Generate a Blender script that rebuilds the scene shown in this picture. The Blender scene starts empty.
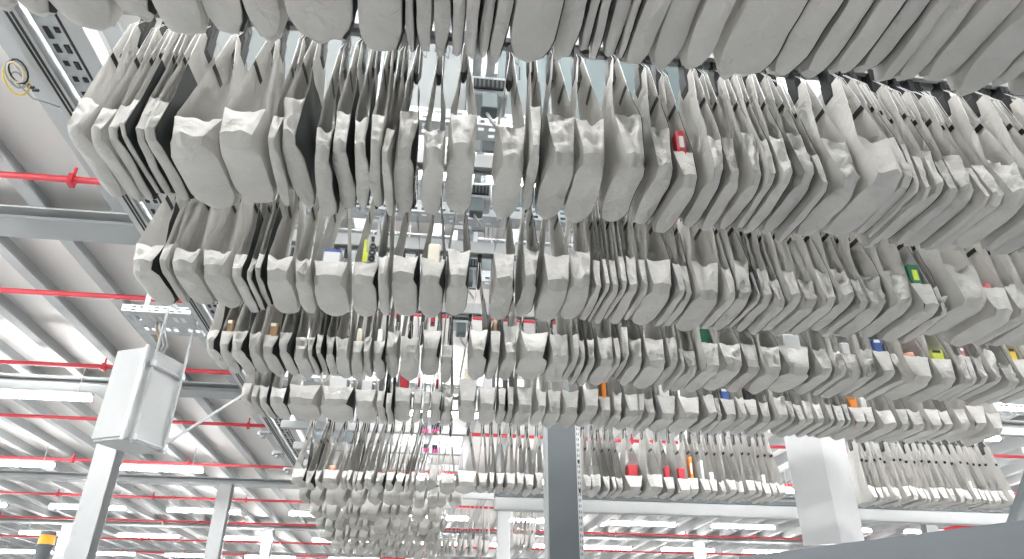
import bpy, math, random
from math import radians, sin, cos, pi, sqrt
from mathutils import Vector, Matrix, noise

# ------------------------------------------------------------------ camera
SC = bpy.context.scene
COL = SC.collection
FPX, PITCH, YAW, ROLL = 698.27, radians(28.778), radians(6.4205), radians(0.5247)
Rv = Vector((cos(YAW), -sin(YAW), 0))
Uv = Vector((-sin(PITCH) * sin(YAW), -sin(PITCH) * cos(YAW), cos(PITCH)))
Fv = Vector((cos(PITCH) * sin(YAW), cos(PITCH) * cos(YAW), sin(PITCH)))
camx = Rv * cos(ROLL) + Uv * sin(ROLL)
camy = -Rv * sin(ROLL) + Uv * cos(ROLL)
cd = bpy.data.cameras.new('camera')
cam = bpy.data.objects.new('camera', cd)
COL.objects.link(cam)
M = Matrix.Identity(4)
for i in range(3):
    M[i][0], M[i][1], M[i][2] = camx[i], camy[i], -Fv[i]
cam.matrix_world = M
cd.sensor_width = 36.0
cd.lens = 36.0 * FPX / 1024.0
cd.clip_start, cd.clip_end = 0.02, 400
SC.camera = cam

# ------------------------------------------------------------------ world, exposure
w = bpy.data.worlds.new('hall_daylight')
SC.world = w
w.use_nodes = True
w.node_tree.nodes['Background'].inputs[0].default_value = (0.93, 0.97, 1.0, 1)
w.node_tree.nodes['Background'].inputs[1].default_value = 0.4
SC.view_settings.view_transform = 'Standard'
SC.view_settings.look = 'None'
SC.view_settings.gamma = 1.0
SC.view_settings.use_curve_mapping = False
SC.view_settings.exposure = 0.28
LAMP_STRENGTH = 60.0

# ------------------------------------------------------------------ helpers
def ray(x, y):
    u, v = x - 512.0, 279.5 - y
    return camx * u + camy * v + Fv * FPX
def at_z(x, y, z):
    r = ray(x, y); return r * (z / r.z)
def at_y(x, y, Y):
    r = ray(x, y); return r * (Y / r.y)

def link(o, parent=None):
    COL.objects.link(o)
    if parent is not None:
        o.parent = parent
    return o
def mesh_obj(name, verts, faces, mat, parent=None, smooth=False, loc=None):
    me = bpy.data.meshes.new(name)
    me.from_pydata(verts, [], faces)
    if smooth:
        me.polygons.foreach_set('use_smooth', [True] * len(me.polygons))
    me.materials.append(mat)
    me.update()
    o = bpy.data.objects.new(name, me)
    link(o, parent)
    if loc is not None:
        o.location = loc
    return o
def empty(name, loc, rz=0.0):
    o = bpy.data.objects.new(name, None)
    o.empty_display_size = 0.05
    link(o)
    o.location = loc
    o.rotation_euler = (0, 0, rz)
    return o
def tag(o, label, cat, group=None, kind=None):
    o['label'] = label
    o['category'] = cat
    if group: o['group'] = group
    if kind: o['kind'] = kind
    return o
def structure(o):
    o['kind'] = 'structure'
    return o

class MB:
    """collects simple solids into one mesh"""
    def __init__(s): s.v, s.f = [], []
    def add(s, v, f):
        n = len(s.v); s.v += [tuple(p) for p in v]; s.f += [tuple(i + n for i in q) for q in f]; return s
    def box(s, a, b, bev=0.0):
        x0, y0, z0 = a; x1, y1, z1 = b
        if bev <= 0:
            return s.add([(x0,y0,z0),(x1,y0,z0),(x1,y1,z0),(x0,y1,z0),(x0,y0,z1),(x1,y0,z1),(x1,y1,z1),(x0,y1,z1)],
                         [(0,3,2,1),(4,5,6,7),(0,1,5,4),(1,2,6,5),(2,3,7,6),(3,0,4,7)])
        e = bev
        def ring(z, i):
            return [(x0+i+e*(1-0),y0+i,z),(x1-i-e,y0+i,z),(x1-i,y0+i+e,z),(x1-i,y1-i-e,z),(x1-i-e,y1-i,z),(x0+i+e,y1-i,z),(x0+i,y1-i-e,z),(x0+i,y0+i+e,z)]
        v = ring(z0, e*.6) + ring(z0+e, 0) + ring(z1-e, 0) + ring(z1, e*.6)
        f = [tuple(range(7,-1,-1)), tuple(range(24,32))]
        for k in range(3):
            for j in range(8):
                f.append((k*8+j, k*8+(j+1)%8, (k+1)*8+(j+1)%8, (k+1)*8+j))
        return s.add(v, f)
    def prism(s, poly, a, b):
        """poly: list of (p,q) ; a,b: functions mapping (p,q)->point at both ends"""
        n = len(poly)
        v = [a(p, q) for p, q in poly] + [b(p, q) for p, q in poly]
        f = [tuple(range(n-1,-1,-1)), tuple(range(n, 2*n))] + [(i,(i+1)%n,n+(i+1)%n,n+i) for i in range(n)]
        return s.add(v, f)
    def tube(s, pts, r, n=6, closed=False):
        pts = [Vector(p) for p in pts]
        rings = []
        for i, p in enumerate(pts):
            if closed: d = pts[(i+1) % len(pts)] - pts[i-1]
            else: d = pts[min(i+1, len(pts)-1)] - pts[max(i-1, 0)]
            d = d.normalized()
            a = d.cross(Vector((0,0,1)))
            if a.length < 1e-3: a = d.cross(Vector((0,1,0)))
            a.normalize(); b = d.cross(a)
            rings.append([p + (a*cos(2*pi*k/n) + b*sin(2*pi*k/n))*r for k in range(n)])
        v = [q for rr in rings for q in rr]; m = len(pts); f = []
        for i in range(m if closed else m-1):
            for k in range(n):
                f.append((i*n+k, i*n+(k+1)%n, ((i+1)%m)*n+(k+1)%n, ((i+1)%m)*n+k))
        if not closed:
            f += [tuple(range(n-1,-1,-1)), tuple((m-1)*n+k for k in range(n))]
        return s.add(v, f)
    def obj(s, name, mat, parent=None, smooth=False, loc=None):
        return mesh_obj(name, s.v, s.f, mat, parent, smooth, loc)

# ------------------------------------------------------------------ materials
def new_mat(name):
    m = bpy.data.materials.new(name); m.use_nodes = True
    nt = m.node_tree
    return m, nt, nt.nodes['Principled BSDF']
def plain(name, col, rough=0.5, metal=0.0, var=0.06, scale=6.0, bump=0.0, bscale=60.0, emit=None, coat=0.0):
    m, nt, b = new_mat(name)
    b.inputs['Roughness'].default_value = rough
    b.inputs['Metallic'].default_value = metal
    if coat: b.inputs['Coat Weight'].default_value = coat
    tc = nt.nodes.new('ShaderNodeTexCoord')
    n = nt.nodes.new('ShaderNodeTexNoise'); n.inputs['Scale'].default_value = scale; n.inputs['Detail'].default_value = 3
    nt.links.new(tc.outputs['Object'], n.inputs['Vector'])
    r = nt.nodes.new('ShaderNodeValToRGB')
    r.color_ramp.elements[0].position = 0.3; r.color_ramp.elements[1].position = 0.7
    r.color_ramp.elements[0].color = tuple(max(0, c*(1-var)) for c in col) + (1,)
    r.color_ramp.elements[1].color = tuple(min(1, c*(1+var)) for c in col) + (1,)
    nt.links.new(n.outputs['Fac'], r.inputs['Fac'])
    nt.links.new(r.outputs['Color'], b.inputs['Base Color'])
    if bump:
        n2 = nt.nodes.new('ShaderNodeTexNoise'); n2.inputs['Scale'].default_value = bscale
        nt.links.new(tc.outputs['Object'], n2.inputs['Vector'])
        bp = nt.nodes.new('ShaderNodeBump'); bp.inputs['Strength'].default_value = bump; bp.inputs['Distance'].default_value = 0.01
        nt.links.new(n2.outputs['Fac'], bp.inputs['Height'])
        nt.links.new(bp.outputs['Normal'], b.inputs['Normal'])
    if emit:
        b.inputs['Emission Color'].default_value = emit[0] + (1,)
        b.inputs['Emission Strength'].default_value = emit[1]
    return m
def fabric(name, col, trans=0.22, bump=0.25, crease=9.0):
    m = bpy.data.materials.new(name); m.use_nodes = True
    nt = m.node_tree; nt.nodes.clear()
    out = nt.nodes.new('ShaderNodeOutputMaterial')
    mix = nt.nodes.new('ShaderNodeMixShader'); mix.inputs[0].default_value = trans
    d = nt.nodes.new('ShaderNodeBsdfPrincipled'); d.inputs['Roughness'].default_value = 0.55
    d.inputs['Specular IOR Level'].default_value = 0.35
    t = nt.nodes.new('ShaderNodeBsdfTranslucent')
    tc = nt.nodes.new('ShaderNodeTexCoord')
    oi = nt.nodes.new('ShaderNodeObjectInfo')
    n = nt.nodes.new('ShaderNodeTexNoise'); n.inputs['Scale'].default_value = 3.0; n.inputs['Detail'].default_value = 4
    nt.links.new(tc.outputs['Object'], n.inputs['Vector'])
    r = nt.nodes.new('ShaderNodeValToRGB')
    r.color_ramp.elements[0].position = 0.3; r.color_ramp.elements[1].position = 0.72
    r.color_ramp.elements[0].color = tuple(c*0.90 for c in col) + (1,)
    r.color_ramp.elements[1].color = tuple(min(1, c*1.07) for c in col) + (1,)
    nt.links.new(n.outputs['Fac'], r.inputs['Fac'])
    hs = nt.nodes.new('ShaderNodeHueSaturation')
    mr = nt.nodes.new('ShaderNodeMapRange')
    mr.inputs['To Min'].default_value = 0.9; mr.inputs['To Max'].default_value = 1.08
    nt.links.new(oi.outputs['Random'], mr.inputs['Value'])
    nt.links.new(mr.outputs['Result'], hs.inputs['Value'])
    nt.links.new(r.outputs['Color'], hs.inputs['Color'])
    nt.links.new(hs.outputs['Color'], d.inputs['Base Color'])
    nt.links.new(hs.outputs['Color'], t.inputs['Color'])
    n2 = nt.nodes.new('ShaderNodeTexNoise'); n2.inputs['Scale'].default_value = crease; n2.inputs['Detail'].default_value = 5
    n2.inputs['Distortion'].default_value = 0.6
    nt.links.new(tc.outputs['Object'], n2.inputs['Vector'])
    bp = nt.nodes.new('ShaderNodeBump'); bp.inputs['Strength'].default_value = bump; bp.inputs['Distance'].default_value = 0.03
    nt.links.new(n2.outputs['Fac'], bp.inputs['Height'])
    nt.links.new(bp.outputs['Normal'], d.inputs['Normal'])
    nt.links.new(bp.outputs['Normal'], t.inputs['Normal'])
    nt.links.new(d.outputs[0], mix.inputs[1]); nt.links.new(t.outputs[0], mix.inputs[2])
    nt.links.new(mix.outputs[0], out.inputs[0])
    return m

MAT = {
    'fabric': fabric('grey_nonwoven', (0.60, 0.592, 0.565), 0.26, 0.5),
    'pocket': fabric('grey_nonwoven_pocket', (0.60, 0.595, 0.572), 0.08, 0.7, 14.0),
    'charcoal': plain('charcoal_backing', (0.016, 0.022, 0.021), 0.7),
    'black': plain('black_plastic', (0.012, 0.013, 0.014), 0.45),
    'wire': plain('white_wire', (0.75, 0.76, 0.76), 0.35, 0.2),
    'alu': plain('aluminium', (0.55, 0.57, 0.58), 0.38, 0.35),
    'white': plain('white_paint', (0.42, 0.435, 0.44), 0.4, var=0.02),
    'galv': plain('galvanised_steel', (0.52, 0.55, 0.57), 0.42, 0.4, var=0.1, scale=22),
    'deck': plain('ceiling_sheet', (0.82, 0.81, 0.79), 0.6, var=0.03, scale=0.6),
    'purlin': plain('purlin_steel', (0.42, 0.44, 0.45), 0.7, 0.0, var=0.06, scale=1.5),
    'girder': plain('girder_paint', (0.34, 0.36, 0.365), 0.7, 0.0, var=0.05, scale=1.2),
    'column': plain('column_paint', (0.34, 0.355, 0.36), 0.45, 0.1, var=0.04, scale=1.2),
    'post': plain('dark_grey_paint', (0.115, 0.132, 0.14), 0.45, 0.1, var=0.06, scale=2),
    'machine': plain('machine_grey', (0.11, 0.125, 0.135), 0.42, 0.15, var=0.08, scale=3),
    'red_pipe': plain('red_pipe_paint', (0.48, 0.03, 0.045), 0.4, var=0.05),
    'floor': plain('concrete_floor', (0.30, 0.305, 0.305), 0.6, var=0.05, scale=0.4),
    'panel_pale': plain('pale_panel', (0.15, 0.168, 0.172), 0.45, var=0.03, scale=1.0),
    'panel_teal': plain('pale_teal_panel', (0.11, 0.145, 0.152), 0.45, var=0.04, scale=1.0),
    'board': plain('white_board_sheet', (0.56, 0.565, 0.575), 0.7, var=0.03, scale=5),
    'slot': plain('dark_slot', (0.02, 0.022, 0.025), 0.6),
    'lamp': plain('lamp_diffuser', (0.9, 0.9, 0.9), 0.5, var=0.0, emit=((1.0, 0.99, 0.975), LAMP_STRENGTH)),
    'amber': plain('amber_lens', (0.85, 0.30, 0.02), 0.25, emit=((1.0, 0.36, 0.02), 0.5)),
    'guard_blue': plain('pale_blue_guard', (0.60, 0.70, 0.80), 0.15, var=0.02),
    'red': plain('red_card', (0.50, 0.03, 0.045), 0.45), 'green': plain('green_card', (0.015, 0.16, 0.085), 0.5),
    'lime': plain('lime_print', (0.62, 0.72, 0.08), 0.5), 'pink': plain('coral_plastic', (0.80, 0.24, 0.24), 0.4),
    'salmon': plain('salmon_card', (0.80, 0.42, 0.30), 0.5), 'brown': plain('brown_card', (0.33, 0.22, 0.12), 0.6),
    'yellow': plain('yellow_card', (0.85, 0.62, 0.08), 0.5), 'orange': plain('orange_card', (0.80, 0.26, 0.04), 0.5),
    'blue': plain('blue_card', (0.07, 0.14, 0.42), 0.45), 'paper': plain('white_paper', (0.86, 0.87, 0.88), 0.5, var=0.02),
    'lilac': plain('lilac_print', (0.46, 0.40, 0.66), 0.5), 'magenta': plain('magenta_label', (0.70, 0.05, 0.25), 0.5),
    'navy': plain('navy_label', (0.02, 0.025, 0.08), 0.5), 'cream': plain('cream_card', (0.82, 0.77, 0.66), 0.5),
}
def clear_plastic():
    m, nt, b = new_mat('clear_plastic_film')
    b.inputs['Base Color'].default_value = (0.9, 0.93, 0.95, 1)
    b.inputs['Roughness'].default_value = 0.12
    b.inputs['Alpha'].default_value = 0.35
    n = nt.nodes.new('ShaderNodeTexNoise'); n.inputs['Scale'].default_value = 25
    bp = nt.nodes.new('ShaderNodeBump'); bp.inputs['Strength'].default_value = 0.6; bp.inputs['Distance'].default_value = 0.02
    nt.links.new(n.outputs['Fac'], bp.inputs['Height']); nt.links.new(bp.outputs['Normal'], b.inputs['Normal'])
    return m
MAT['film'] = clear_plastic()

S = 1.5                      # height of the pouch bottoms above the lens (m)
FLOOR_Z = -1.6
def hook_y(k): return (0.929 + 0.578 * k - 0.128) * S
RAIL_Z0, RAIL_Z1 = 1.505 * S, 1.56 * S

# ------------------------------------------------------------------ the hall
X0, X1, Y0, Y1 = -26.0, 40.0, -14.0, 78.0
structure(MB().box((X0, Y0, FLOOR_Z - 0.2), (X1, Y1, FLOOR_Z)).obj('floor', MAT['floor']))
ZB = 4.30                    # underside of girders
DECK = 4.72
ceil = structure(MB().box((X0, Y0, DECK), (X1, Y1, DECK + 0.12)).obj('ceiling', MAT['deck']))
# purlins: folded channels under the deck, one object each
pz0 = 4.46
def purlin_mesh():
    prof = [(-0.085, DECK), (-0.085, pz0 + .02), (-0.065, pz0), (0.085, pz0), (0.085, pz0 + .03), (-0.05, pz0 + .03), (-0.05, DECK)]
    return MB().prism(prof, lambda p, q: (p, Y0, q), lambda p, q: (p, Y1, q))
pm = None
x = -24.4
while x < 39:
    if pm is None:
        o = purlin_mesh().obj('purlin', MAT['purlin'], ceil); pm = o.data
    else:
        o = bpy.data.objects.new('purlin', pm); link(o, ceil)
    o.location.x = x
    x += 0.9
GY = [-8.0, -0.4, 7.3, 12.9, 20.7, 28.2, 36.0, 43.8, 51.6, 59.4, 67.2]
def girder(y, n):
    w2 = 0.22
    prof = [(-w2, ZB), (w2, ZB), (w2, ZB+.035), (.02, ZB+.045), (.02, pz0-.03), (w2, pz0-.02), (w2, pz0), (-w2, pz0), (-w2, pz0-.02), (-.02, pz0-.03), (-.02, ZB+.045), (-w2, ZB+.035)]
    o = MB().prism(prof, lambda p, q: (X0, y+p, q), lambda p, q: (X1, y+p, q)).obj('ceiling_beam', MAT['girder'])
    structure(o)
for i, y in enumerate(GY): girder(y, i)
def column(xc, yc, w2=0.175):
    f = 0.025
    prof = [(-w2,-w2),(w2,-w2),(w2,-w2+f),(.012,-w2+f),(.012,w2-f),(w2,w2-f),(w2,w2),(-w2,w2),(-w2,w2-f),(-.012,w2-f),(-.012,-w2+f),(-w2,-w2+f)]
    o = MB().prism([(p, q) for p, q in prof], lambda p, q: (xc+p, yc+q, FLOOR_Z), lambda p, q: (xc+p, yc+q, ZB)).obj('column', MAT['column'])
    return structure(o)
for (cx, cy) in [(-5.6, 12.9), (-5.65, 20.7), (-5.85, 28.2), (-5.9, 36.0), (-12.9, 28.2), (-13.0, 20.7), (2.15, 20.7), (2.5, 36.0), (10.7, 28.2), (10.5, 36.0), (15.2, 20.7), (10.6, 43.8), (-5.9, 43.8), (20.8, 28.2), (18.9, 36.0)]:
    column(cx, cy)

# red sprinkler pipes, each with its clips
PIPE_Z = 4.26
pipe_ratio = [1.456, 2.084, 2.718, 3.433, 4.269, 5.291, 6.285, 7.351, 8.30, 9.35, 10.6]
ORD = ['first', 'second', 'third', 'fourth', 'fifth', 'sixth', 'seventh', 'eighth', 'ninth', 'tenth', 'eleventh', 'twelfth', 'thirteenth', 'fourteenth', 'fifteenth', 'sixteenth', 'seventeenth', 'eighteenth', 'nineteenth', 'twentieth']
TENS = {20: 'twenty', 30: 'thirty', 40: 'forty', 50: 'fifty', 60: 'sixty', 70: 'seventy'}
def ordinal(n):
    if n <= 20: return ORD[n-1]
    t, u = n // 10 * 10, n % 10
    if u == 0: return TENS[t][:-1] + 'ieth'
    return TENS[t] + '-' + ORD[u-1]
bracket_me = None
for i, r in enumerate(pipe_ratio):
    y = r * PIPE_Z
    t = empty('sprinkler_pipe', (0, y, PIPE_Z))
    tag(t, f'thin red sprinkler pipe under the ceiling, {ordinal(i+1)} counted from the top of the picture', 'pipe', 'red sprinkler pipes')
    MB().tube([(X0, 0, 0), (X1, 0, 0)], 0.036, 10).obj('pipe_run', MAT['red_pipe'], t, True)
    bx = -14.6
    while bx < 26:
        if bracket_me is None:
            b = MB().box((-.025, -.05, -.06), (.025, .05, .06)).box((-.012, -.012, .04), (.012, .012, .16)).obj('sprinkler_head', MAT['red_pipe'], t)
            bracket_me = b.data
        else:
            b = bpy.data.objects.new('sprinkler_head', bracket_me); link(b, t)
        b.location = (bx + (i % 3) * 0.5, 0, -0.01)
        bx += 2.7
t = empty('sprinkler_main', (17.2, 0, 3.95))
tag(t, 'thick red sprinkler main running away under the ceiling near the white board', 'pipe')
MB().tube([(0, 14, 0), (0, Y1 - 1, 0)], 0.13, 12).obj('pipe_run', MAT['red_pipe'], t, True)
for k in range(6):
    MB().tube([(0, 18 + k*8, 0), (0, 18.25 + k*8, 0)], 0.17, 12).obj('coupling', MAT['red_pipe'], t, True)

# ceiling lamps
LZ = 3.86
def lamp(xc, yc, L, label):
    t = empty('ceiling_lamp', (xc, yc, LZ))
    tag(t, label, 'lamp', 'tube lamps under the ceiling')
    h2 = L / 2
    hs = MB().box((-h2, -.035, .085), (h2, .035, .16), 0.012).obj('housing', MAT['white'], t)
    prof = [(-.04, .085), (-.066, .045), (-.05, .012), (0, .0), (.05, .012), (.066, .045), (.04, .085)]
    MB().prism(prof, lambda p, q: (-h2 + .03, p, q), lambda p, q: (h2 - .03, p, q)).obj('diffuser', MAT['lamp'], t)
    for sx in (-.8, .8):
        MB().tube([(sx, 0, .16), (sx, 0, pz0 - .01 - LZ)], .008, 5).obj('hanger', MAT['galv'], hs)
def project(p):
    p = Vector(p); d = p.dot(Fv)
    return (512 + FPX * p.dot(camx) / d, 279.5 - FPX * p.dot(camy) / d) if d > 0.1 else (-9999, -9999)
LY = [-9.0, -3.5, -1.0, 1.6, 3.5, 5.15, 7.6, 13.1, 18.55, 24.2, 29.9, 35.6, 41.3, 47.0]  # near rows are unseen, extra ones added among them to brighten the pouches
for iy, y in enumerate(LY):
    seen = 0
    for ix in range(-5, 9):
        xx = -7.15 + 3.55 * ix + (0.25 if iy >= 9 and ix > 0 else 0)
        xx += {13.1: -0.25, 18.55: 0.3}.get(y, 0) if ix <= 0 else 0
        q = LZ / 4.14 if y > 7 else 1
        xx, yl = xx * q, y * q
        px = [project((xx + e, yl, LZ)) for e in (-1.1, 1.1)]
        if -9000 < px[1][0] and px[1][0] > -12 and px[0][1] > -60 and ((0 < y < 8 and xx < -3.3) or (y in (13.1, 18.55) and ix == 1)): continue
        if (y == -1.0 and xx > 2.5) or (y == 1.6 and xx > 1.0): continue
        inside = px[1][0] > 4 and px[0][0] < 1020 and px[0][1] < 556 and px[0][1] > 0 and y > 12
        if inside:
            seen += 1
            lamp(xx, yl, 2.3 * q, f'white tube lamp, {ordinal(seen)} from the left in the {ordinal(iy-6)} visible ceiling lamp row')
        else:
            lamp(xx, yl, 2.3 * q, 'white tube lamp of the unseen ceiling rows, several added to light the pouch rows')

# ------------------------------------------------------------------ overhead conveyor frame
ROWNAME = ['topmost', 'second', 'third', 'fourth', 'fifth', 'sixth']
ROWK = [0, 1, 2, 3, 4, 6.62]
XA, XB = -1.12 * S, 3.32 * S

def perforated(x0, x1, z0, z1, y0, y1, pitch=0.06):
    """channel along X: front face and underside with rows of real slots, closed by a back face"""
    b = MB()
    def face(fn, h):
        n = int((x1 - x0) / pitch)
        rows = [0, .18, .38, .62, .82, 1]
        for i in range(n):
            xa = x0 + i * pitch; xs = [xa, xa + pitch*.25, xa + pitch*.8, xa + pitch]
            for r in range(5):
                for c in range(3):
                    if c == 1 and r in (1, 3) and (i + r) % 3 != 0: continue
                    b.add([fn(xs[c], rows[r]), fn(xs[c+1], rows[r]), fn(xs[c+1], rows[r+1]), fn(xs[c], rows[r+1])], [(0,1,2,3)])
    face(lambda x, t: (x, y0, z0 + (z1-z0)*t), 0)
    face(lambda x, t: (x, y0 + (y1-y0)*t, z0), 0)
    return b
rail_prof = [(-.035, RAIL_Z1), (-.035, RAIL_Z0), (-.012, RAIL_Z0), (-.012, RAIL_Z0+.03), (.012, RAIL_Z0+.03), (.012, RAIL_Z0), (.035, RAIL_Z0), (.035, RAIL_Z1)]
for n, k in enumerate(ROWK):
    yh = hook_y(k)
    xa, xb = XA, (XB if n < 5 else 5.4 * S)
    t = empty('pouch_rail', (0, yh, RAIL_Z0))
    tag(t, f'white aluminium rail carrying the {ROWNAME[n]} row of grey pouches', 'rail', 'pouch rails')
    MB().prism(rail_prof, lambda p, q: (xa, p, q - RAIL_Z0), lambda p, q: (xb, p, q - RAIL_Z0)).obj('profile', MAT['white'], t)
    if n > 0:
        t = empty('support_channel', (0, yh, 1.68 * S))
        tag(t, f'perforated galvanised channel above the rail of the {ROWNAME[n]} pouch row', 'channel', 'perforated support channels')
        perforated(xa, xb, 0, .09, -.06, .06).obj('slotted_channel', MAT['galv'], t)
        MB().box((xa, .06, 0), (xb, .066, .09)).obj('back_plate', MAT['galv'], t)
        hx = xa + .3
        while hx < xb:
            MB().box((hx, -.012, -.19), (hx + .03, .012, .0)).obj('drop_bracket', MAT['galv'], t)
            MB().tube([(hx + .015, -.045, .0), (hx + .015, -.045, pz0 - .01 - 1.68*S)], .008, 5).obj('drop_rod', MAT['galv'], t)
            hx += 0.95
        if n < 5:
            # conveyor housing above the channel: one over each bank, open in the centre gap
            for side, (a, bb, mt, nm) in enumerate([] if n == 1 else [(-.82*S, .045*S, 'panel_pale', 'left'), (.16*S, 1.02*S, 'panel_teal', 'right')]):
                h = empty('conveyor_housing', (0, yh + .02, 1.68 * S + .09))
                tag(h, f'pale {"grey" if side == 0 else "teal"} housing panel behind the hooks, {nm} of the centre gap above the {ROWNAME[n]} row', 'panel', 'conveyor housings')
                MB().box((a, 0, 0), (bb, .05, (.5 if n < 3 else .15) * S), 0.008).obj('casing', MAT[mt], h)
                for j in range(3 if side else 2):
                    xx = (a + .06 + j*.03) if side else (bb - .2 + j*.1)
                    zz = .34 if side else .5
                    MB().box((xx, -.004, zz), (xx + (.009 if side else .07), .004, zz + (.1 if side else .03))).obj('vent_slot' if side else 'edge_label', MAT['slot'] if side else MAT['navy'], h)
            q = empty('steel_shield', (.1 * S, yh + .3, 1.76 * S))
            tag(q, f'grey steel panel closing the centre gap above the {ROWNAME[n]} pouch row', 'panel', 'gap panels')
            MB().box((-.10, 0, 0), (.02, .02, .42 * S), .004).obj('wide_sheet', MAT['purlin'], q)
            MB().box((.03, .0, 0), (.12, .02, .42 * S), .004).obj('narrow_sheet', MAT['post'], q)
            g = empty('red_marker', (.10 * S, yh - .062, 1.745 * S))
            tag(g, f'small red marker strip in the centre gap above the {ROWNAME[n]} pouch row', 'marker', 'red gap markers')
            MB().box((-.06, -.004, 0), (.12, .004, .03), .002).obj('strip', MAT['red'], g)
# long members along the depth of the hall
def long_profile(name, x, z, y0, y1, wd, ht, mat, label, cat, slots=()):
    t = empty(name, (x, 0, z)); tag(t, label, cat)
    MB().box((-wd/2, y0, 0), (wd/2, y1, ht)).obj('profile', MAT[mat], t)
    for sx in slots:
        MB().box((sx-.006, y0, -.003), (sx+.006, y1, .004)).obj('slot', MAT['slot'], t)
    return t
long_profile('side_profile', -1.965, 2.47, 1.2, 15.5, .09, .09, 'alu', 'outer aluminium profile with dark slot beside the pouch ends', 'profile', (.0, .022))
long_profile('side_profile', -1.72, 2.47, 1.2, 15.5, .10, .09, 'alu', 'inner aluminium profile with dark slot beside the pouch ends', 'profile', (-.035,))
t = empty('side_tray', (-1.845, 0, 2.49))
tag(t, 'pale blue perforated tray strip between the two aluminium side profiles', 'tray')
b = MB(); yy = 1.2
b.box((-.06, 1.2, .03), (.06, 15.5, .04)); b.obj('tray_floor', MAT['galv'], t)
b = MB(); rnd = random.Random(5)
while yy < 15:
    for xx in (-.035, .012):
        L = rnd.choice((.03, .05, .07))
        b.box((xx, yy, .024), (xx + .022, yy + L, .03))
    yy += .105
o = b.obj('slots', MAT['slot'], t); o['kind'] = 'stuff'
for sx, nm in ((.075 * S, 'pale grey'), (.125 * S, 'grey')):
    long_profile('gap_member', sx, 1.9 * S, hook_y(1) + .2, hook_y(4) + .4, .045, .1, 'galv', f'{nm} steel member running away above the centre gap', 'beam')
for j in range(4):
    yy = hook_y(j + 1) + .45
    t = empty('gap_drive', (.105 * S, yy, 1.6 * S))
    tag(t, f'small drive unit with dark ribbed grille in the centre gap behind the {ROWNAME[j+1]} row', 'drive unit', 'gap drive units')
    MB().box((-.09, 0, 0), (.10, .16, .12), .01).obj('casing', MAT['galv'], t)
    MB().box((-.07, -.01, .03), (.08, 0, .09)).obj('grille_back', MAT['slot'], t)
    for q in range(7):
        MB().box((-.065 + q*.021, -.016, .035), (-.057 + q*.021, -.009, .085)).obj('grille_bar', MAT['post'], t)
    MB().box((-.03, -.02, -.10), (.05, .06, 0), .006).obj('motor_block', MAT['panel_teal'], t)
    MB().tube([(.0, .02, -.10), (.02, .0, -.16), (.06, .03, -.2)], .008, 6).obj('cable', MAT['white'], t, True)

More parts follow.
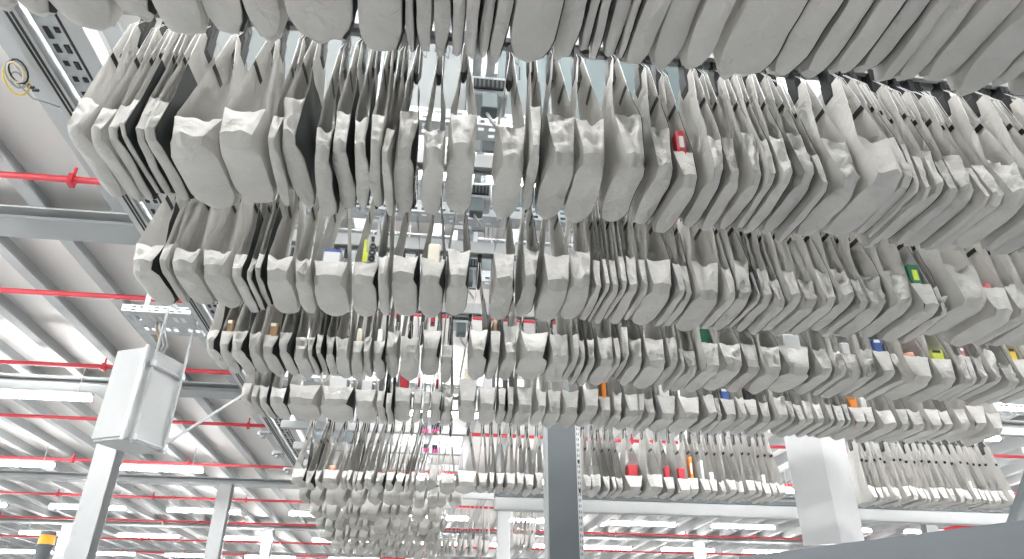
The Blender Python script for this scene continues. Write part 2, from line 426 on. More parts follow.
# ------------------------------------------------------------------ pouches
CH = 0.022
ZT = 0.62                    # top of the fabric above the pouch bottom
def hash_rng(seed): return random.Random(seed)
class Pouch:
    def __init__(s, t, zm, seed, crumple=0.35, lean=0.0, hang=0.0):
        s.t, s.zm, s.seed, s.cr, s.lean = t, zm, seed * 7.31, crumple, lean
        r = hash_rng(seed)
        s.tb = t * r.uniform(.93, 1.04)
        s.bend = r.uniform(-.006, .006)
        s.bn = 0.189 + r.uniform(-.012, .012)
        s.ch = r.uniform(.018, .04)
        s.tuck = r.uniform(.012, .04)
        s.fold = r.uniform(.25, .55)
        s.p = r.uniform(.95, 1.25)
        s.rnd = r.uniform(.2, .5)
    def hw(s, z):
        if z <= s.zm:
            e = max(0.0, min(1.0, (z - CH) / (s.zm - CH)))
            if z < CH: return s.bn - s.ch * (1 - z / CH)
            return s.bn - s.tuck * e
        e = (z - s.zm) / (ZT - s.zm)
        return (s.bn - s.tuck) * (1 - e) + .075 * e
    def X(s, side, y, z):
        if z <= s.zm:
            e = z / s.zm
            th = s.tb/2 * (1-e) + s.t/2 * e
        else:
            e = (z - s.zm) / (ZT - s.zm)
            th = (s.t/2 - .008) * max(0, 1-e)**s.p + .008
        rd = max(0.0, (abs(y) - (s.hw(min(z, s.zm)) - .085)) / .085)
        if z < s.zm: th *= 1 - s.rnd * min(1, rd)**2.2 * (1 - z / s.zm)
        am = min(.6 * th, .014) * s.cr * 1.3
        nz = noise.noise(Vector((y*7 + s.seed, z*6, side*3.7 + s.seed)))
        nz += .5 * noise.noise(Vector((y*15 + s.seed, z*14, side*5 + 9)))
        fz = max(0.0, 1 - z / ZT) ** .7
        c = s.lean * (1 - z/ZT) + s.bend * sin(pi * z / ZT)
        cn = noise.noise(Vector((y*3.6 + s.seed, z*4.2 + s.seed, 7.7)))
        c += .013 * s.cr * fz * (abs(cn) * 1.6 - .35 + .5 * noise.noise(Vector((y*8 + s.seed, z*9, 2.7))))
        return c + side*(th - abs(am)*.15) + am * nz * .6 * side
    def panel(s, side, nz, ny, z0=0.0, z1=None, off=0.0, y_lim=None):
        z1 = ZT if z1 is None else z1
        v, f = [], []
        for i in range(nz + 1):
            q = i / nz
            z = z0 + (z1 - z0) * (q**1.25 if z0 == 0 else q)
            h = s.hw(z)
            a, b = -h, h
            if y_lim: a, b = -h + y_lim[0], -h + y_lim[1]
            for j in range(ny + 1):
                y = a + (b - a) * j / ny
                v.append((s.X(side, y, z) + off, y, z))
        m = ny + 1
        for i in range(nz):
            for j in range(ny):
                f.append((i*m+j, i*m+j+1, (i+1)*m+j+1, (i+1)*m+j))
        return v, f
    def profile(s, nc, nb):
        """mouth -> near gusset -> chamfer -> bottom -> far gusset -> mouth as (y, z); returns the crease rows too"""
        pts = []
        for i in range(nc + 1):
            z = CH + (s.zm - CH) * (1 - i/nc)
            pts.append((-s.hw(z), z))
        c1 = len(pts) - 1
        pts.append((-s.hw(CH*.5), CH*.5))
        pts.append((-s.hw(0), 0.0))
        c2 = len(pts) - 1
        h0 = s.hw(0)
        half = pts[:]
        for j in range(1, nb):
            pts.append((-h0 + 2*h0*j/nb, 0.0))
        pts += [(-y, z) for y, z in half[::-1]]
        n = len(pts) - 1
        return pts, (c1, c2, n - c2, n - c1)
    def pocket(s, nc, nb, nu):
        v, f = [], []
        P, creases = s.profile(nc, nb)
        d = min(.42 * s.t, .055) * s.fold
        sk = 0.5 + .3 * noise.noise(Vector((s.seed, 1.7, 2.2)))
        for (y, z) in P:
            e = max(0, (z - CH) / (s.zm - CH))
            for j in range(nu + 1):
                u = j / nu
                x = s.X(-1, y, z)*(1-u) + s.X(1, y, z)*u
                bow = 4*u*(1-u)
                yy, zz = y, z
                sg = -1 if y < 0 else 1
                if z > 1e-6:
                    tri = u/sk if u < sk else (1-u)/(1-sk)
                    yy -= sg * d * tri * e**1.3
                    yy += sg * .014 * bow * (1 - e) * min(1, s.t/.08)
                    am = min(.7*s.t, .05) * s.cr * bow**.5
                    q1 = noise.noise(Vector((x*19 + s.seed, z*15, sg*4 + s.seed)))
                    q2 = noise.noise(Vector((x*34 + s.seed, z*30, sg*2 + s.seed)))
                    yy += am * (abs(q1)*2.2 - .6 + .8*q2)
                    zz += .6 * am * noise.noise(Vector((x*18 + s.seed, z*15 + 5, sg*4)))
                    if z >= s.zm - 1e-6:
                        zz -= d * .35 * tri - am * q2
                else:
                    zz -= min(.016, .12*s.t) * bow
                    zz += .012 * s.cr * (noise.noise(Vector((x*9 + s.seed, y*5, 3.3))) + .5*noise.noise(Vector((x*22 + s.seed, y*11, 1.3)))) * bow
                v.append((x, yy, zz))
        m = nu + 1
        for i in range(len(P) - 1):
            for j in range(nu):
                f.append((i*m+j, (i+1)*m+j, (i+1)*m+j+1, i*m+j+1))
        s.sharp = {(r*m+j, r*m+j+1) for r in creases for j in range(nu)}
        return v, f

clip_me = {}
def clip_mesh():
    prof = [(-.013, .755), (.013, .755), (.013, .66), (.017, .655), (.017, .565), (.004, .525), (-.006, .525), (-.017, .565), (-.017, .655), (-.013, .66)]
    return MB().prism(prof, lambda p, q: (p, -.03, q), lambda p, q: (p, .03, q))
def build_pouch(x, yh, zb, t, zm, seed, label, group, res=1, crumple=.35, lean=0.0, yaw=0.0, full=True, lined=True):
    root = empty('hanging_pouch', (x, yh, zb), yaw)
    tag(root, label, 'pouch', group)
    p = Pouch(t, zm, seed, crumple, lean)
    if crumple < .19: p.fold = .1
    nz, ny, nc, nb, nu = [(7, 5, 4, 5, 4), (10, 7, 7, 7, 8), (16, 10, 10, 10, 12)][res]
    fp = mesh_obj('front_panel', *p.panel(-1, nz, ny), MAT['fabric'], root, True)
    bp = mesh_obj('back_panel', *p.panel(1, nz, ny), MAT['fabric'], root, True)
    pk = mesh_obj('pocket', *p.pocket(nc, nb, nu), MAT['pocket'], root, True)
    for ed in pk.data.edges:
        a, b = ed.vertices
        if (min(a, b), max(a, b)) in p.sharp: ed.use_edge_sharp = True
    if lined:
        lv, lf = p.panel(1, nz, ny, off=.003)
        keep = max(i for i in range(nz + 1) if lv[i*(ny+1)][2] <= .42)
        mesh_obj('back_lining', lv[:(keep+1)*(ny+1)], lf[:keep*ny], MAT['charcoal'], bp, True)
    mesh_obj('stiffener', *p.panel(1, 1, 3, .405, .43, -.004, (0, .105)), MAT['black'], bp)
    mesh_obj('stiffener', *p.panel(-1, 1, 3, .405, .43, .004, (0, .105)), MAT['black'], fp)
    if 'c' not in clip_me:
        o = clip_mesh().obj('clip', MAT['black'], root); clip_me['c'] = o.data
    else:
        o = bpy.data.objects.new('clip', clip_me['c']); link(o, root)
    for side in (-1, 1):
        zz = .44
        b = MB().tube([(side*.004, -.02, .70), (p.X(side, -.07, .60), -.085, .60), (p.X(side, -p.hw(zz), zz), -p.hw(zz) - .002, zz)], .0012, 4)
        b.obj('wire', MAT['wire'], o)
    if full:
        b = MB().tube([(.012, -.034, .70), (.034, -.036, .665), (.030, -.036, .61), (.010, -.034, .64)], .0022, 4, True)
        b.obj('hook_wire', MAT['black'], o)
    return root, p

# (left px, right px, mouth px) of every pouch mouth in the photograph; contents key optional
L1 = [(75,99,93),(100,119,102),(119,133,98),(133,143,98),(143,156,90),(156,171,100),(172,224,114),(226,269,107),(271,284,117),(286,310,97),(314,333,119),(336,354,109),(354,370,116),(371,385,121),(385,396,122),(397,418,105),(424,447,128),(449,478,114)]
R1 = [(499,529,116),(530,542,105),(546,575,109),(576,606,120),(614,642,112),(652,674,118),(675,697,145,'red'),(705,722,138),(724,738,134),(739,756,106),(757,769,138),(770,784,135),(785,806,108),(807,820,145),(821,847,117),(849,880,117),(881,896,122),(897,906,142),(907,918,156),(919,930,153),(932,943,155),(945,965,152),(967,975,160),(976,991,159),(992,1021,158),(1024,1040,160),(1043,1066,163),(1068,1080,165)]
L2 = [(135,164,240),(165,174,243),(175,202,250),(203,232,254),(234,246,262),(247,255,262),(256,264,253),(266,293,255),(294,312,260),(313,348,257,'blue_edge'),(350,377,265,'toy'),(379,391,254),(393,419,255),(421,446,256,'cream'),(448,471,248)]
R2 = [(495,517,249),(523,540,247),(542,568,251),(570,592,254),(593,602,257),(602,607,257),(608,616,257),(617,624,257),(625,636,254),(637,645,261),(646,671,260),(672,680,260),(681,690,260),(692,719,258),(721,731,264),(732,748,261),(751,756,268),(757,769,267),(770,781,275),(783,796,269),(797,814,279),(815,830,267),(831,848,270),(850,860,278),(861,883,273),(884,906,274),(907,929,283,'green'),(931,943,285),(944,975,266),(978,1006,285,'pink'),(1008,1024,283),(1026,1044,287),(1046,1066,288)]
L3 = [(204,217,341),(218,232,336,'brown'),(233,249,330),(250,262,336),(262,278,337,'brown'),(279,292,341),(293,308,341),(309,316,338),(317,324,338),(325,335,338),(335,350,340),(351,363,343,'cream'),(363,372,342),(373,385,347,'paper'),(387,400,328),(401,420,336),(422,441,331,'label'),(442,453,343)]
R3 = [(470,489,329),(490,500,331,'brown'),(503,518,324),(520,549,332),(551,569,334),(570,577,337),(578,585,339),(587,595,337),(597,613,334),(614,620,337),(621,628,329),(629,643,338),(645,665,337),(666,677,338),(678,683,347),(684,697,348),(698,715,342,'green_b'),(718,740,342),(743,758,340),(760,779,344),(781,812,345,'paper'),(815,831,348),(832,841,353),(842,857,352,'paper'),(858,871,352),(873,889,352,'blue_b'),(890,899,352),(905,930,356,'salmon'),(932,952,357,'lime'),(953,962,356),(963,973,355,'pinkb'),(974,983,355),(984,996,355),(997,1012,362),(1013,1026,360,'yellow'),(1028,1040,363)]
L4 = [(241,251,390),(252,259,390),(260,270,389),(270,286,390),(288,320,382),(321,353,385,'paper'),(355,376,390,'paper'),(378,386,394),(387,394,392),(395,412,388,'redtop'),(413,422,390,'label'),(423,430,392),(431,442,392,'label'),(443,453,390)]
R4 = [(460,479,378,'cream'),(480,497,385,'paper'),(498,507,387),(508,515,387),(516,533,385),(535,547,388),(548,562,390),(563,580,390),(582,598,390),(600,612,396,'orange'),(613,623,391),(624,637,392),(638,645,395),(645,656,394),(657,676,394,'dot'),(677,698,395),(701,713,394),(714,720,396),(721,735,398,'blue_b'),(736,744,398),(745,758,399,'dark'),(760,770,400),(771,784,397),(785,792,402),(793,802,402),(803,812,401),(813,821,402),(822,830,403),(830,840,404),(841,847,404),(848,862,406,'orange_s'),(863,874,406,'paper'),(876,892,408),(894,905,408),(907,921,408),(922,936,409),(938,950,410),(951,963,410),(965,983,408,'brown'),(984,999,412)]
L0 = [(-4,16),(17,47),(48,82),(84,138),(140,176),(177,219),(220,258),(258,294),(298,361),(363,406)]
R0 = [(407,416),(417,432),(433,449),(450,462),(463,476),(476,489),(490,505),(507,548),(549,574),(575,586),(586,597),(598,613),(613,621),(622,646),(648,676),(677,707),(713,770),(771,803),(806,830),(831,856),(858,880),(882,898),(899,925),(926,958),(960,1000),(1002,1024),(1028,1060)]

def spread(iv):
    """neighbouring mouths never share the same stretch of rail"""
    iv = [list(a) for a in iv]
    for a, b in zip(iv, iv[1:]):
        if b[0] < a[1] + .004:
            m = (b[0] + a[1]) / 2
            a[1], b[0] = m - .002, m + .002
    return iv
LOOK = {'red': 'a red carton', 'blue_edge': 'papers with a blue edge', 'toy': 'a clear plastic packet', 'green': 'a dark green box', 'pink': 'a coral packet',
        'brown': 'a brown box', 'cream': 'a cream card', 'label': 'a white labelled box', 'paper': 'white paper', 'green_b': 'a green packet', 'blue_b': 'a blue packet',
        'salmon': 'a salmon packet', 'lime': 'a lime packet', 'pinkb': 'a pink packet', 'yellow': 'a yellow carton', 'redtop': 'a red carton', 'orange': 'an orange book',
        'orange_s': 'a small orange box', 'dot': 'a dotted white card', 'dark': 'a dark packet', 'orange_t': 'a white and orange carton', 'lilac': 'a lilac patterned bag', 'sticker': 'a white sticker'}
ITEMS = []
count = {}
def place_row(n, left, right):
    k = ROWK[n]; yh = hook_y(k); rng = random.Random(100 + n)
    for bank, lst in (('left', left), ('right', right)):
        iv = []
        for e in lst:
            if n == 0:
                yb = 40 + 0.045 * (e[0] - 200) if e[0] > 200 else 40
                a, b = at_z(e[0], yb, S), at_z(e[1], yb, S)
                iv.append([a.x, b.x, 0.0, None])
            else:
                a, b = at_y(e[0], e[2], yh - .175), at_y(e[1], e[2], yh - .175)
                iv.append([a.x, b.x, (a.z + b.z)/2 - (S + .165), e[3] if len(e) > 3 else None])
        iv = spread(iv)
        m = len(iv)
        for i, (xa, xb, dz, key) in enumerate(iv):
            num = (m - i) if bank == 'left' else (i + 1)
            t = max(.02, xb - xa - .002)
            dz = max(-.09, min(.10, dz))
            zm = max(.11, .165 + .65 * dz)
            zb = S + .35 * dz + rng.uniform(-.012, .012) + (0 if n else -.05 if xa < .15 else .0)
            if key: look = f'grey pouch holding {LOOK[key]}'
            else: look = ('wide' if t > .17 else 'slim' if t < .075 else 'medium') + ' grey fabric pouch'
            label = f'{look}, {ordinal(num)} {bank} of centre gap, {ROWNAME[n]} row'
            cr = rng.uniform(.2, .5) if bank == 'left' else rng.uniform(.25, .7)
            if n and bank == 'right' and xa > 1.35 * S and n < 4: cr = rng.uniform(.6, 1.15)
            if t < .09: cr = max(cr, .55)
            if key: cr = .18
            res = 2 if n <= 1 else 1 if n <= 3 else 0
            zm = .165 if n == 0 else zm
            lean = rng.uniform(-.01, .01)
            if n == 5 and bank == 'left': lean = rng.uniform(-.11, -.05)
            if n == 5 and bank == 'right' and xa > 1.6: lean = rng.uniform(.01, .05)
            root, p = build_pouch((xa + xb)/2 - .73*lean, yh + rng.uniform(-.022, .022), zb, t, zm, n*200 + i*2 + (bank == 'right'), label, f'grey pouches in the {ROWNAME[n]} row', res, cr,
                                  lean, radians(rng.uniform(-2.2, 2.2)), full=(n <= 2), lined=(rng.random() < .5))
            count[n] = count.get(n, 0) + 1
            if key: ITEMS.append((key, root, p, n, bank, num))
for n, (a, b) in enumerate([(L0, R0), (L1, R1), (L2, R2), (L3, R3), (L4, R4)]): place_row(n, a, b)

# sixth row, far behind: evenly packed
def even(x0, x1, n, y0, y1, rng, keys={}, wide=()):
    out = []
    ws = [rng.uniform(.8, 1.2) * (1.9 if i in wide else 1) for i in range(n)]
    tot = sum(ws); x = x0
    for i, q in enumerate(ws):
        d = (x1 - x0) * q / tot
        ym = y0 + (y1 - y0) * (x - x0) / (x1 - x0)
        e = (x, x + d - .8, ym)
        out.append(e + ((keys[i],) if i in keys else ())); x += d
    return out
rg = random.Random(77)
F_L = [(292,306,474),(307,315,476),(316,322,478),(323,340,471,'salmon')] + even(341, 366, 4, 476, 476, rg) + [(367,376,474),(377,386,474),(387,396,475),(397,406,478)] + even(407, 418, 2, 476, 476, rg) + [(419,429,474),(430,439,464)]
F_R = [(441,456,473),(457,477,470),(478,488,473),(489,495,472)] + even(496, 545, 5, 472, 473, rg)
F_R += [(583,591,475),(592,602,474)] + even(603, 624, 3, 475, 477, rg) + [(625,643,476,'redtop'),(645,661,474),(664,674,477,'redtop'),(676,688,478,'redtop'),(689,699,478,'orange_t'),(700,708,479,'lilac'),(709,717,479,'paper')] + even(718, 786, 8, 480, 484, rg, {5: 'sticker'}) + even(868, 1012, 20, 486, 490, rg, {14: 'cream'})
place_row(5, F_L, F_R)
print('pouches', count, sum(count.values()))

# the pouches of the rows beyond, too small to pick apart
def far_pouches():
    b = MB(); rng = random.Random(3)
    def one(x, yh, zb, t):
        p = Pouch(t, .165, rng.randint(0, 99999), .4, rng.uniform(-.12, -.03))
        for vv, ff in (p.panel(-1, 4, 3), p.panel(1, 4, 3), p.pocket(3, 3, 3)):
            b.add([(q[0] + x, q[1] + yh, q[2] + zb) for q in vv], ff)
    k = ROWK[5] + 1
    while k < 13.2:
        yh = hook_y(k); x = -.88 * S
        while x < .17 * S:
            t = rng.uniform(.05, .15); one(x + t/2, yh, S + rng.uniform(-.03, .02), t); x += t + .002
        k += 1
    x = .12
    while x < .85:
        t = rng.uniform(.03, .08); one(x + t/2, 10.0, 1.28, t); x += t + .012
    x = 1.18
    while x < 1.48:
        t = rng.uniform(.04, .09); one(x + t/2, 10.0, 1.36, t); x += t + .012
    o = b.obj('distant_pouches', MAT['fabric'], None, True)
    tag(o, 'packed mass of small grey pouches hanging in the rows far behind', 'pouches', None, 'stuff')
far_pouches()
for j in range(6):
    k = ROWK[5] + 1 + j; yh = hook_y(k)
    t = empty('pouch_rail', (0, yh, RAIL_Z0))
    tag(t, f'white rail above the mass of far pouches, {ordinal(j+1)} behind the sixth row', 'rail', 'far pouch rails')
    MB().prism(rail_prof, lambda p, q: (XA, p, q - RAIL_Z0), lambda p, q: (.25 * S, p, q - RAIL_Z0)).obj('profile', MAT['white'], t)
    for hx in (-1.2, -.2): MB().tube([(hx, 0, .08), (hx, 0, pz0 - RAIL_Z0)], .008, 5).obj('drop_rod', MAT['galv'], t)
t = empty('pouch_rail', (0, 10.0, 2.0)); tag(t, 'low white rail with small pouches between the posts far behind', 'rail')
MB().prism(rail_prof, lambda p, q: (0, p, q - RAIL_Z0), lambda p, q: (1.6, p, q - RAIL_Z0)).obj('profile', MAT['white'], t)

# ------------------------------------------------------------------ goods in the pouches
SPEC = {  # colour, height above the mouth, second colour of the printed label, name, category
    'red': ('red', .075, 'paper', 'red_carton', 'red carton with white label', 'carton'),
    'blue_edge': ('paper', .035, 'blue', 'paper_stack', 'white papers with blue top edge', 'papers'),
    'toy': ('film', .15, 'lime', 'plastic_packet', 'clear packet with lime strip', 'packet'),
    'green': ('green', .085, 'lime', 'green_box', 'dark green box with lime label', 'box'),
    'pink': ('pink', .03, 'paper', 'coral_packet', 'rounded coral packet', 'packet'),
    'brown': ('brown', .05, 'cream', 'brown_box', 'brown cardboard box', 'box'),
    'cream': ('cream', .05, 'cream', 'cream_card', 'cream card', 'card'),
    'label': ('paper', .10, 'red', 'labelled_box', 'white box with red and dark print', 'box'),
    'paper': ('paper', .045, 'paper', 'paper_parcel', 'white paper parcel', 'parcel'),
    'green_b': ('green', .08, 'green', 'green_packet', 'green packet', 'packet'),
    'blue_b': ('blue', .05, 'paper', 'blue_packet', 'blue packet with white print', 'packet'),
    'salmon': ('salmon', .03, 'pink', 'salmon_packet', 'salmon coloured packet', 'packet'),
    'lime': ('lime', .035, 'slot', 'lime_packet', 'lime and black packet', 'packet'),
    'pinkb': ('pink', .03, 'paper', 'pink_packet', 'small pink packet', 'packet'),
    'yellow': ('yellow', .05, 'slot', 'yellow_carton', 'yellow carton with black corner', 'carton'),
    'redtop': ('red', .08, 'red', 'red_carton', 'plain red carton', 'carton'),
    'orange': ('orange', .15, 'blue', 'orange_book', 'orange and blue book', 'book'),
    'orange_s': ('orange', .05, 'brown', 'orange_box', 'small orange box', 'box'),
    'dot': ('paper', .09, 'lime', 'dotted_card', 'white card with a green dot', 'card'),
    'dark': ('slot', .06, 'slot', 'dark_packet', 'dark packet', 'packet'),
    'orange_t': ('orange', .19, 'paper', 'striped_carton', 'white and orange striped carton', 'carton'),
    'lilac': ('paper', .16, 'lilac', 'patterned_bag', 'white bag with lilac pattern', 'bag'),
    'sticker': ('paper', .06, 'paper', 'sticker_card', 'white sticker card', 'card'),
}
for key, root, p, n, bank, num in ITEMS:
    mat, up, mat2, name, text, cat = SPEC[key]
    x, y, z = root.location
    t = max(.012, p.tb * (.8 if key == 'toy' else .55))
    up += .03
    top = p.zm + up - .04
    e0 = .04
    # stays inside the narrowing pouch
    while top > .06:
        e = max(0, (top + e0 - p.zm) / (ZT - p.zm))
        if (p.t/2 - .008) * (1-e)**p.p + .008 - .012 > t/2: break
        t *= .9
        if t < .015: break
    g = empty(name, (x + (p.X(-1, -.12, p.zm) + p.X(1, -.12, p.zm))/2, y - .05, z + .04))
    g.rotation_euler = (0, 0, root.rotation_euler.z)
    tag(g, f'{text} in pouch {ordinal(num)} {bank} of centre gap, {ROWNAME[n]} row', cat, 'goods standing in the pouches')
    h2 = t / 2
    if key in ('pink', 'salmon', 'toy'):
        # soft rounded packet
        v, f = [], []
        NU, NV = 14, 8
        for i in range(NV + 1):
            q = i / NV; zz = top * (1 - (1-q)**1.5) if q < 1 else top
            rr = sin(min(1, q*1.15 + .12) * pi * .5) if q < .8 else sqrt(max(0, 1 - ((q - .8)/.2)**2)) * .97 + .03
            for j in range(NU):
                a = 2*pi*j/NU
                v.append((h2 * rr * cos(a) * (1 + .08*sin(3*a)), .10 * rr * sin(a), top * q))
        for i in range(NV):
            for j in range(NU):
                f.append((i*NU+j, i*NU+(j+1) % NU, (i+1)*NU+(j+1) % NU, (i+1)*NU+j))
        f += [tuple(range(NU-1, -1, -1)), tuple(NV*NU + j for j in range(NU))]
        mesh_obj('packet', v, f, MAT[mat], g, True)
        if key == 'toy':
            z0 = p.zm - e0
            MB().box((-.022, -.088, z0 + .01), (.002, -.083, top - .05), .002).obj('lime_strip', MAT['lime'], g)
            for q in range(3):
                c = Vector((.020, -.09, z0 + .03 + q*.032))
                MB().tube([c + Vector((.012*cos(a*pi/5), 0, .012*sin(a*pi/5))) for a in range(10)], .004, 5, True).obj('black_ring', MAT['black'], g)
            MB().box((.008, -.088, z0 + .125), (.024, -.083, z0 + .15), .001).obj('black_mark', MAT['black'], g)
    else:
        MB().box((-h2, -.10, 0), (h2, .12, top), min(.006, h2*.4)).obj('body', MAT[mat], g)
        if key == 'blue_edge':
            MB().box((-h2*.98, -.101, top - .01), (h2*.98, .0, top + .003)).obj('blue_edge', MAT['blue'], g)
        elif key == 'lilac':
            r5 = random.Random(4)
            for q in range(9):
                xx = r5.uniform(-h2*.8, h2*.5); zz = p.zm - e0 + r5.uniform(-.02, up*.85)
                MB().box((xx, -.104, zz), (xx + h2*.35, -.0995, zz + .018), .001).obj('print_dot', MAT[mat2], g)
        elif key == 'dot':
            MB().tube([(0, -.104, top - .05), (0, -.0995, top - .05)], .014, 12).obj('green_dot', MAT[mat2], g)
        elif mat2 != mat:
            zz = p.zm - e0 + up*.2
            if key in ('red', 'label', 'orange_t', 'green'): MB().box((-h2*.55, -.104, zz), (h2*.45, -.0995, zz + up*.5), .001).obj('print_label', MAT[mat2], g)
            else: MB().box((-h2*.96, -.103, top - .022), (h2*.5, -.0995, top - .004), .001).obj('print_band', MAT[mat2], g)
            if key == 'label':
                MB().box((-h2*.4, -.107, zz + .012), (h2*.1, -.1035, zz + .024)).obj('dark_print', MAT['slot'], g)
                MB().box((h2*.15, -.107, zz + .012), (h2*.35, -.1035, zz + .04)).obj('dark_print', MAT['slot'], g)

# ------------------------------------------------------------------ posts, beams and fittings behind
t = empty('support_post', (1.2, 6.3, FLOOR_Z))
tag(t, 'dark grey steel post with a perforated flange standing behind the pouch rows', 'post')
H = 2.75 - FLOOR_Z
MB().box((-.15, -.012, 0), (.115, .0, H)).obj('web', MAT['post'], t)
MB().box((-.165, -.02, 0), (-.148, .16, H)).obj('flange', MAT['girder'], t)
b = MB()
zz = 0.0; pit = .05
while zz < H - pit:
    zs = [zz, zz + .012, zz + .038, zz + pit]
    xs = [.115, .124, .130, .139, .145, .155]
    for r in range(3):
        for c in range(5):
            if r == 1 and c in (1, 3): continue
            b.add([(xs[c], -.014, zs[r]), (xs[c+1], -.014, zs[r]), (xs[c+1], -.014, zs[r+1]), (xs[c], -.014, zs[r+1])], [(0,1,2,3)])
    zz += pit
b.obj('perforated_flange', MAT['alu'], t)
MB().box((.115, .002, 0), (.155, .006, H)).obj('flange_back', MAT['slot'], t)
for zc in (2.94, 3.2, 3.56):
    MB().box((.127, -.018, zc), (.144, -.013, zc + .035)).obj('square_plug', MAT['black'], t)
t = empty('conveyor_beam', (0, 7.95, 1.48))
tag(t, 'long white horizontal beam below the sixth pouch row', 'beam')
MB().box((.72, 0, 0), (10.5, .08, .145), .01).obj('beam_body', MAT['white'], t)
MB().box((.72, -.004, .147), (10.5, .08, .19)).obj('top_channel', MAT['post'], t)
for q in range(6):
    MB().box((1.5 + q*1.5, .09, .0), (1.56 + q*1.5, .12, 1.0)).obj('hanger_strap', MAT['galv'], t)

# white folded board hanging among the rear pouches
t = empty('white_board', (3.36, 5.7, .86))
tag(t, 'tall white folded board hanging between the far pouches and the dark machine', 'board')
def sheet(pa, pb, pc, pd, th):
    n = (Vector(pb) - Vector(pa)).cross(Vector(pd) - Vector(pa)).normalized() * th
    P = [Vector(q) for q in (pa, pb, pc, pd)]
    return MB().add(P + [q - n for q in P], [(0,1,2,3),(7,6,5,4),(0,4,5,1),(1,5,6,2),(2,6,7,3),(3,7,4,0)])
sheet((-.29, .04, 0), (.0, -.03, .02), (.0, -.03, 1.25), (-.29, .04, 1.25), .008).obj('board_leaf', MAT['board'], t)
sheet((.0, -.03, .02), (.30, .12, .06), (.33, .12, 1.25), (.0, -.03, 1.25), .008).obj('board_leaf', MAT['board'], t)
for sx in (-.2, .24):
    MB().tube([(sx, .08, 1.2), (sx, .08, pz0 - .86)], .008, 5).obj('suspension_rod', MAT['galv'], t)

# white control cabinet on a bracket, left of the rows
t = empty('control_cabinet', (-2.24, 5.5, 1.40))
t.rotation_euler = (0, 0, radians(-24))
t.scale = (.88, .88, .93)
tag(t, 'white control cabinet hanging on an aluminium bracket below the pouch ends', 'cabinet')
MB().box((-.21, -.22, 0), (.12, .22, .78), .006).obj('body', MAT['white'], t)
dr = MB().box((-.215, -.235, .02), (.09, -.221, .77), .004).obj('door', MAT['white'], t)
MB().box((.095, -.245, -.01), (.125, -.222, .79), .004).obj('corner_strip', MAT['alu'], t)
for zc in (.05, .72):
    MB().box((.08, -.25, zc), (.13, -.235, zc + .04), .003).obj('hinge', MAT['galv'], dr)
for yy in (-.16, .20):
    MB().tube([(.15, yy, -.02), (.15, yy, 1.22)], .013, 6).obj('bracket_post', MAT['white'], t)
MB().tube([(.15, .20, .06), (.40, .95, .80)], .014, 6).obj('diagonal_brace', MAT['white'], t)
for zc in (.0, .62, 1.18):
    MB().tube([(.15, -.16, zc + .02), (.15, .2, zc + .02)], .012, 6).obj('bracket_bar', MAT['white'], t)
for zc in (.02, .64):
    for yy in (-.16, .20):
        MB().box((.13, yy - .022, zc - .015), (.17, yy + .022, zc + .035), .004).obj('clamp', MAT['galv'], t)
t = empty('cable_tray', (-2.3, 5.6, 2.47))
tag(t, 'perforated galvanised cable tray above the white control cabinet', 'tray')
perforated(-.27, .27, 0, .06, -.2, .25, .06).obj('slotted_tray', MAT['galv'], t)
MB().box((-.27, .25, 0), (.27, .256, .06)).obj('back_lip', MAT['galv'], t)
for q in range(3):
    MB().tube([(-.05 + q*.03, .0, .0), (-.02 + q*.03, -.06, -.08), (.02 + q*.03, .0, -.2), (.0 + q*.02, .05, -.27)], .009, 6).obj('cable', MAT[('brown', 'white', 'galv')[q]], t, True)
for sx in (-.24, .2):
    MB().box((sx, .1, .06), (sx + .03, .13, 1.95)).obj('hanger', MAT['galv'], t)

# coil of cables on the outer side profile
t = empty('cable_coil', (-2.05, 2.66, 2.41))
t.scale = (.62, .62, .62)
tag(t, 'loose coil of white, yellow and black cables hanging on the outer profile', 'cable')
rg = random.Random(8)
for q in range(5):
    rr = .05 + .012*q; c = Vector((rg.uniform(-.02, .02), rg.uniform(-.03, .06), rg.uniform(-.03, .02)))
    pts = [c + Vector((rr*.6*cos(a*pi/7), rr*cos(a*pi/7 + .6)*.9, rr*sin(a*pi/7))) for a in range(14)]
    MB().tube(pts, .007, 6, True).obj('cable_loop', MAT[('white', 'cream', 'black', 'white', 'yellow')[q]], t, True)
for q in range(3):
    MB().box((.0 + .02*q, .10 + .03*q, -.02), (.05 + .02*q, .12 + .03*q, .0), .003).obj('plug', MAT['black'], t)
MB().tube([(-.02, .0, -.05), (.05, .2, -.07), (.16, .36, .0)], .007, 6).obj('cable_tail', MAT['white'], t, True)

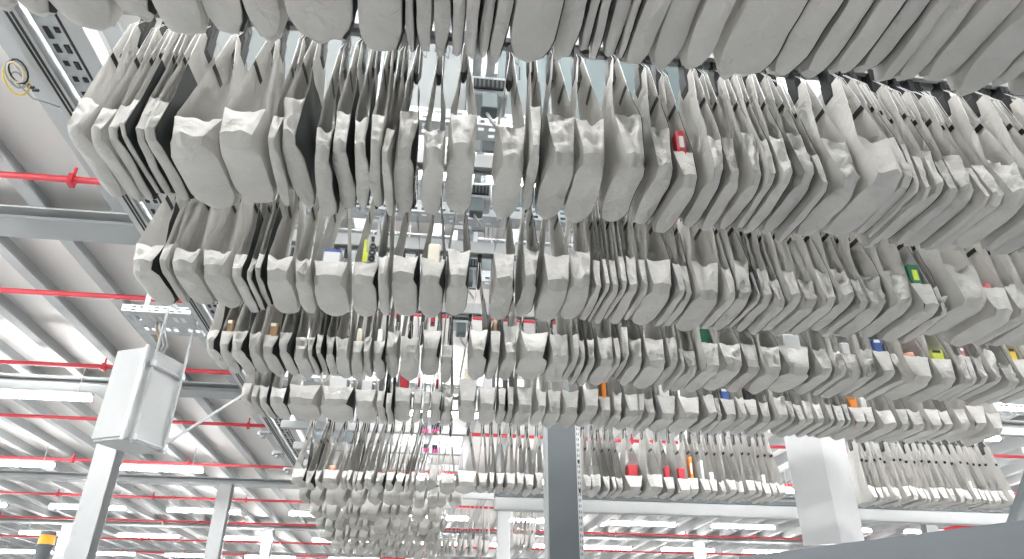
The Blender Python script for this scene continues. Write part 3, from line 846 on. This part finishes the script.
# clamps and curved guards where the side profiles run on, behind the fifth row
for q, (px, py) in enumerate([(259, 434), (270, 454), (284, 470)]):
    p0 = at_z(px, py, 2.44)
    t = empty('profile_clamp', (-2.05, p0.y, 2.44))
    tag(t, f'small white clamp on the outer profile, {ordinal(q+1)} behind the fifth row', 'clamp', 'profile clamps')
    MB().box((-.06, -.06, 0), (.06, .06, .03), .004).obj('clamp_plate', MAT['white'], t)
    MB().tube([(-.02, 0, -.05), (-.02, 0, 0)], .03, 8).obj('knob', MAT['white'], t, True)
    MB().box((-.09, -.03, -.02), (-.05, .03, .03), .004).obj('clamp_jaw', MAT['galv'], t)
for q, (ya, yb, xx, zz) in enumerate([(7.2, 7.75, -1.22, 2.42), (8.2, 8.9, -1.26, 2.40), (6.3, 6.75, -1.05, 2.5)]):
    t = empty('curve_guard', (xx, ya, zz))
    tag(t, f'pale blue curved guard plate with dark rim at the rail bend, {ordinal(q+1)} of three', 'guard', 'curve guards')
    v, f = [], []
    N = 10
    for i in range(N + 1):
        a = i/N
        yv = (yb - ya)*a; ed = .22 + .1*sin(pi*a)
        v += [(-.25, yv, 0), (ed, yv, .03*sin(pi*a)), (ed, yv, .03*sin(pi*a) + .012), (-.25, yv, .012)]
    for i in range(N):
        for c in range(4):
            f.append((i*4+c, i*4+(c+1) % 4, (i+1)*4+(c+1) % 4, (i+1)*4+c))
    f += [(3,2,1,0), tuple(N*4+c for c in range(4))]
    mesh_obj('plate', v, f, MAT['guard_blue'], t)
    MB().tube([(-.25, 0, 0)] + [(.22 + .1*sin(pi*i/N), (yb-ya)*i/N, .03*sin(pi*i/N)) for i in range(N+1)], .012, 6).obj('rim', MAT['black'], t, True)
# little magenta and navy labels on the far rails
for q, (px, py, Y) in enumerate([(425, 433, 6.9), (434, 433, 6.9), (426, 452, 7.6), (435, 453, 7.6), (438, 431, 6.95)]):
    p0 = at_y(px, py, Y)
    t = empty('rail_label', p0)
    tag(t, f'tiny magenta and navy label beside the rails of the sixth row, {ordinal(q+1)} of five', 'label', 'magenta rail labels')
    MB().box((-.03, -.004, 0), (.03, .004, .04), .002).obj('magenta_half', MAT['magenta'], t)
    MB().box((-.03, -.004, .042), (.02, .004, .085), .002).obj('navy_half', MAT['navy'], t)

# ------------------------------------------------------------------ beacon and dark machine near the viewer
bc = at_y(41, 559, 4.0)
t = empty('warning_beacon', (bc.x, bc.y, FLOOR_Z))
tag(t, 'amber warning beacon on a dark post at the lower corner', 'beacon')
zt = bc.z - FLOOR_Z
def cyl(z0, z1, r0, r1, mat, name, n=18):
    v = [(r0*cos(2*pi*i/n), r0*sin(2*pi*i/n), z0) for i in range(n)] + [(r1*cos(2*pi*i/n), r1*sin(2*pi*i/n), z1) for i in range(n)]
    f = [tuple(range(n-1, -1, -1)), tuple(range(n, 2*n))] + [(i, (i+1) % n, n+(i+1) % n, n+i) for i in range(n)]
    return mesh_obj(name, v, f, MAT[mat], t)
cyl(0, zt - .02, .03, .03, 'post', 'pole')
cyl(zt - .02, zt + .055, .036, .036, 'post', 'beacon_body')
cyl(zt + .055, zt + .068, .04, .04, 'post', 'collar')
cyl(zt + .068, zt + .112, .038, .036, 'amber', 'amber_lens')
cyl(zt + .112, zt + .130, .039, .037, 'post', 'cap')

t = empty('machine_housing', (0, 0, FLOOR_Z))
tag(t, 'dark grey steel machine housing with a sloping top edge at the lower corner', 'machine')
A, B_ = at_z(745, 556, .25), at_z(1016, 521, .25)
d = (A - B_).normalized(); nrm = Vector((d.y, -d.x, 0))
if nrm.x < 0: nrm = -nrm
A2 = A + d * .02; B2 = B_ - d * 1.0
def col_box(p, q, w_, z0, z1):
    a0, b0 = p, q; a1, b1 = p + nrm*w_, q + nrm*w_
    v = [(a0.x,a0.y,z0),(b0.x,b0.y,z0),(b1.x,b1.y,z0),(a1.x,a1.y,z0),(a0.x,a0.y,z1),(b0.x,b0.y,z1),(b1.x,b1.y,z1),(a1.x,a1.y,z1)]
    return MB().add(v, [(0,3,2,1),(4,5,6,7),(0,1,5,4),(1,2,6,5),(2,3,7,6),(3,0,4,7)])
z_e = .25 - FLOOR_Z
col_box(A2, B2, 1.6, .0, z_e - .03).obj('body', MAT['machine'], t)
col_box(A2, B2, 1.6, z_e - .03, z_e).obj('top_edge', MAT['machine'], t)
# rounded guard rising beside it
pts = [(984, 590), (995, 557), (1003, 531), (1011, 508), (1018, 488), (1025, 468), (1042, 430), (1075, 380)]
t = empty('rounded_guard', (0, 0, FLOOR_Z))
tag(t, 'dark grey rounded metal guard standing at the right picture edge', 'guard')
v, f = [], []
NA = 10
cs = [at_y(px, py, 1.35) for px, py in pts]
for i, c in enumerate(cs):
    R_ = .16
    for a in range(NA + 1):
        th = pi * a / NA
        v.append((c.x + R_ - R_*cos(th), c.y - R_*sin(th)*.5, c.z - FLOOR_Z))
m = NA + 1
for i in range(len(cs) - 1):
    for a in range(NA):
        f.append((i*m+a, i*m+a+1, (i+1)*m+a+1, (i+1)*m+a))
    f.append((i*m+NA, i*m, (i+1)*m, (i+1)*m+NA))
f += [tuple(range(m)), tuple((len(cs)-1)*m + a for a in range(m-1, -1, -1))]
mesh_obj('guard_shell', v, f, MAT['post'], t, True)
c0 = cs[0]
MB().box((c0.x + .05, c0.y - .07, 0), (c0.x + .3, c0.y, c0.z - FLOOR_Z)).obj('pedestal', MAT['machine'], t)
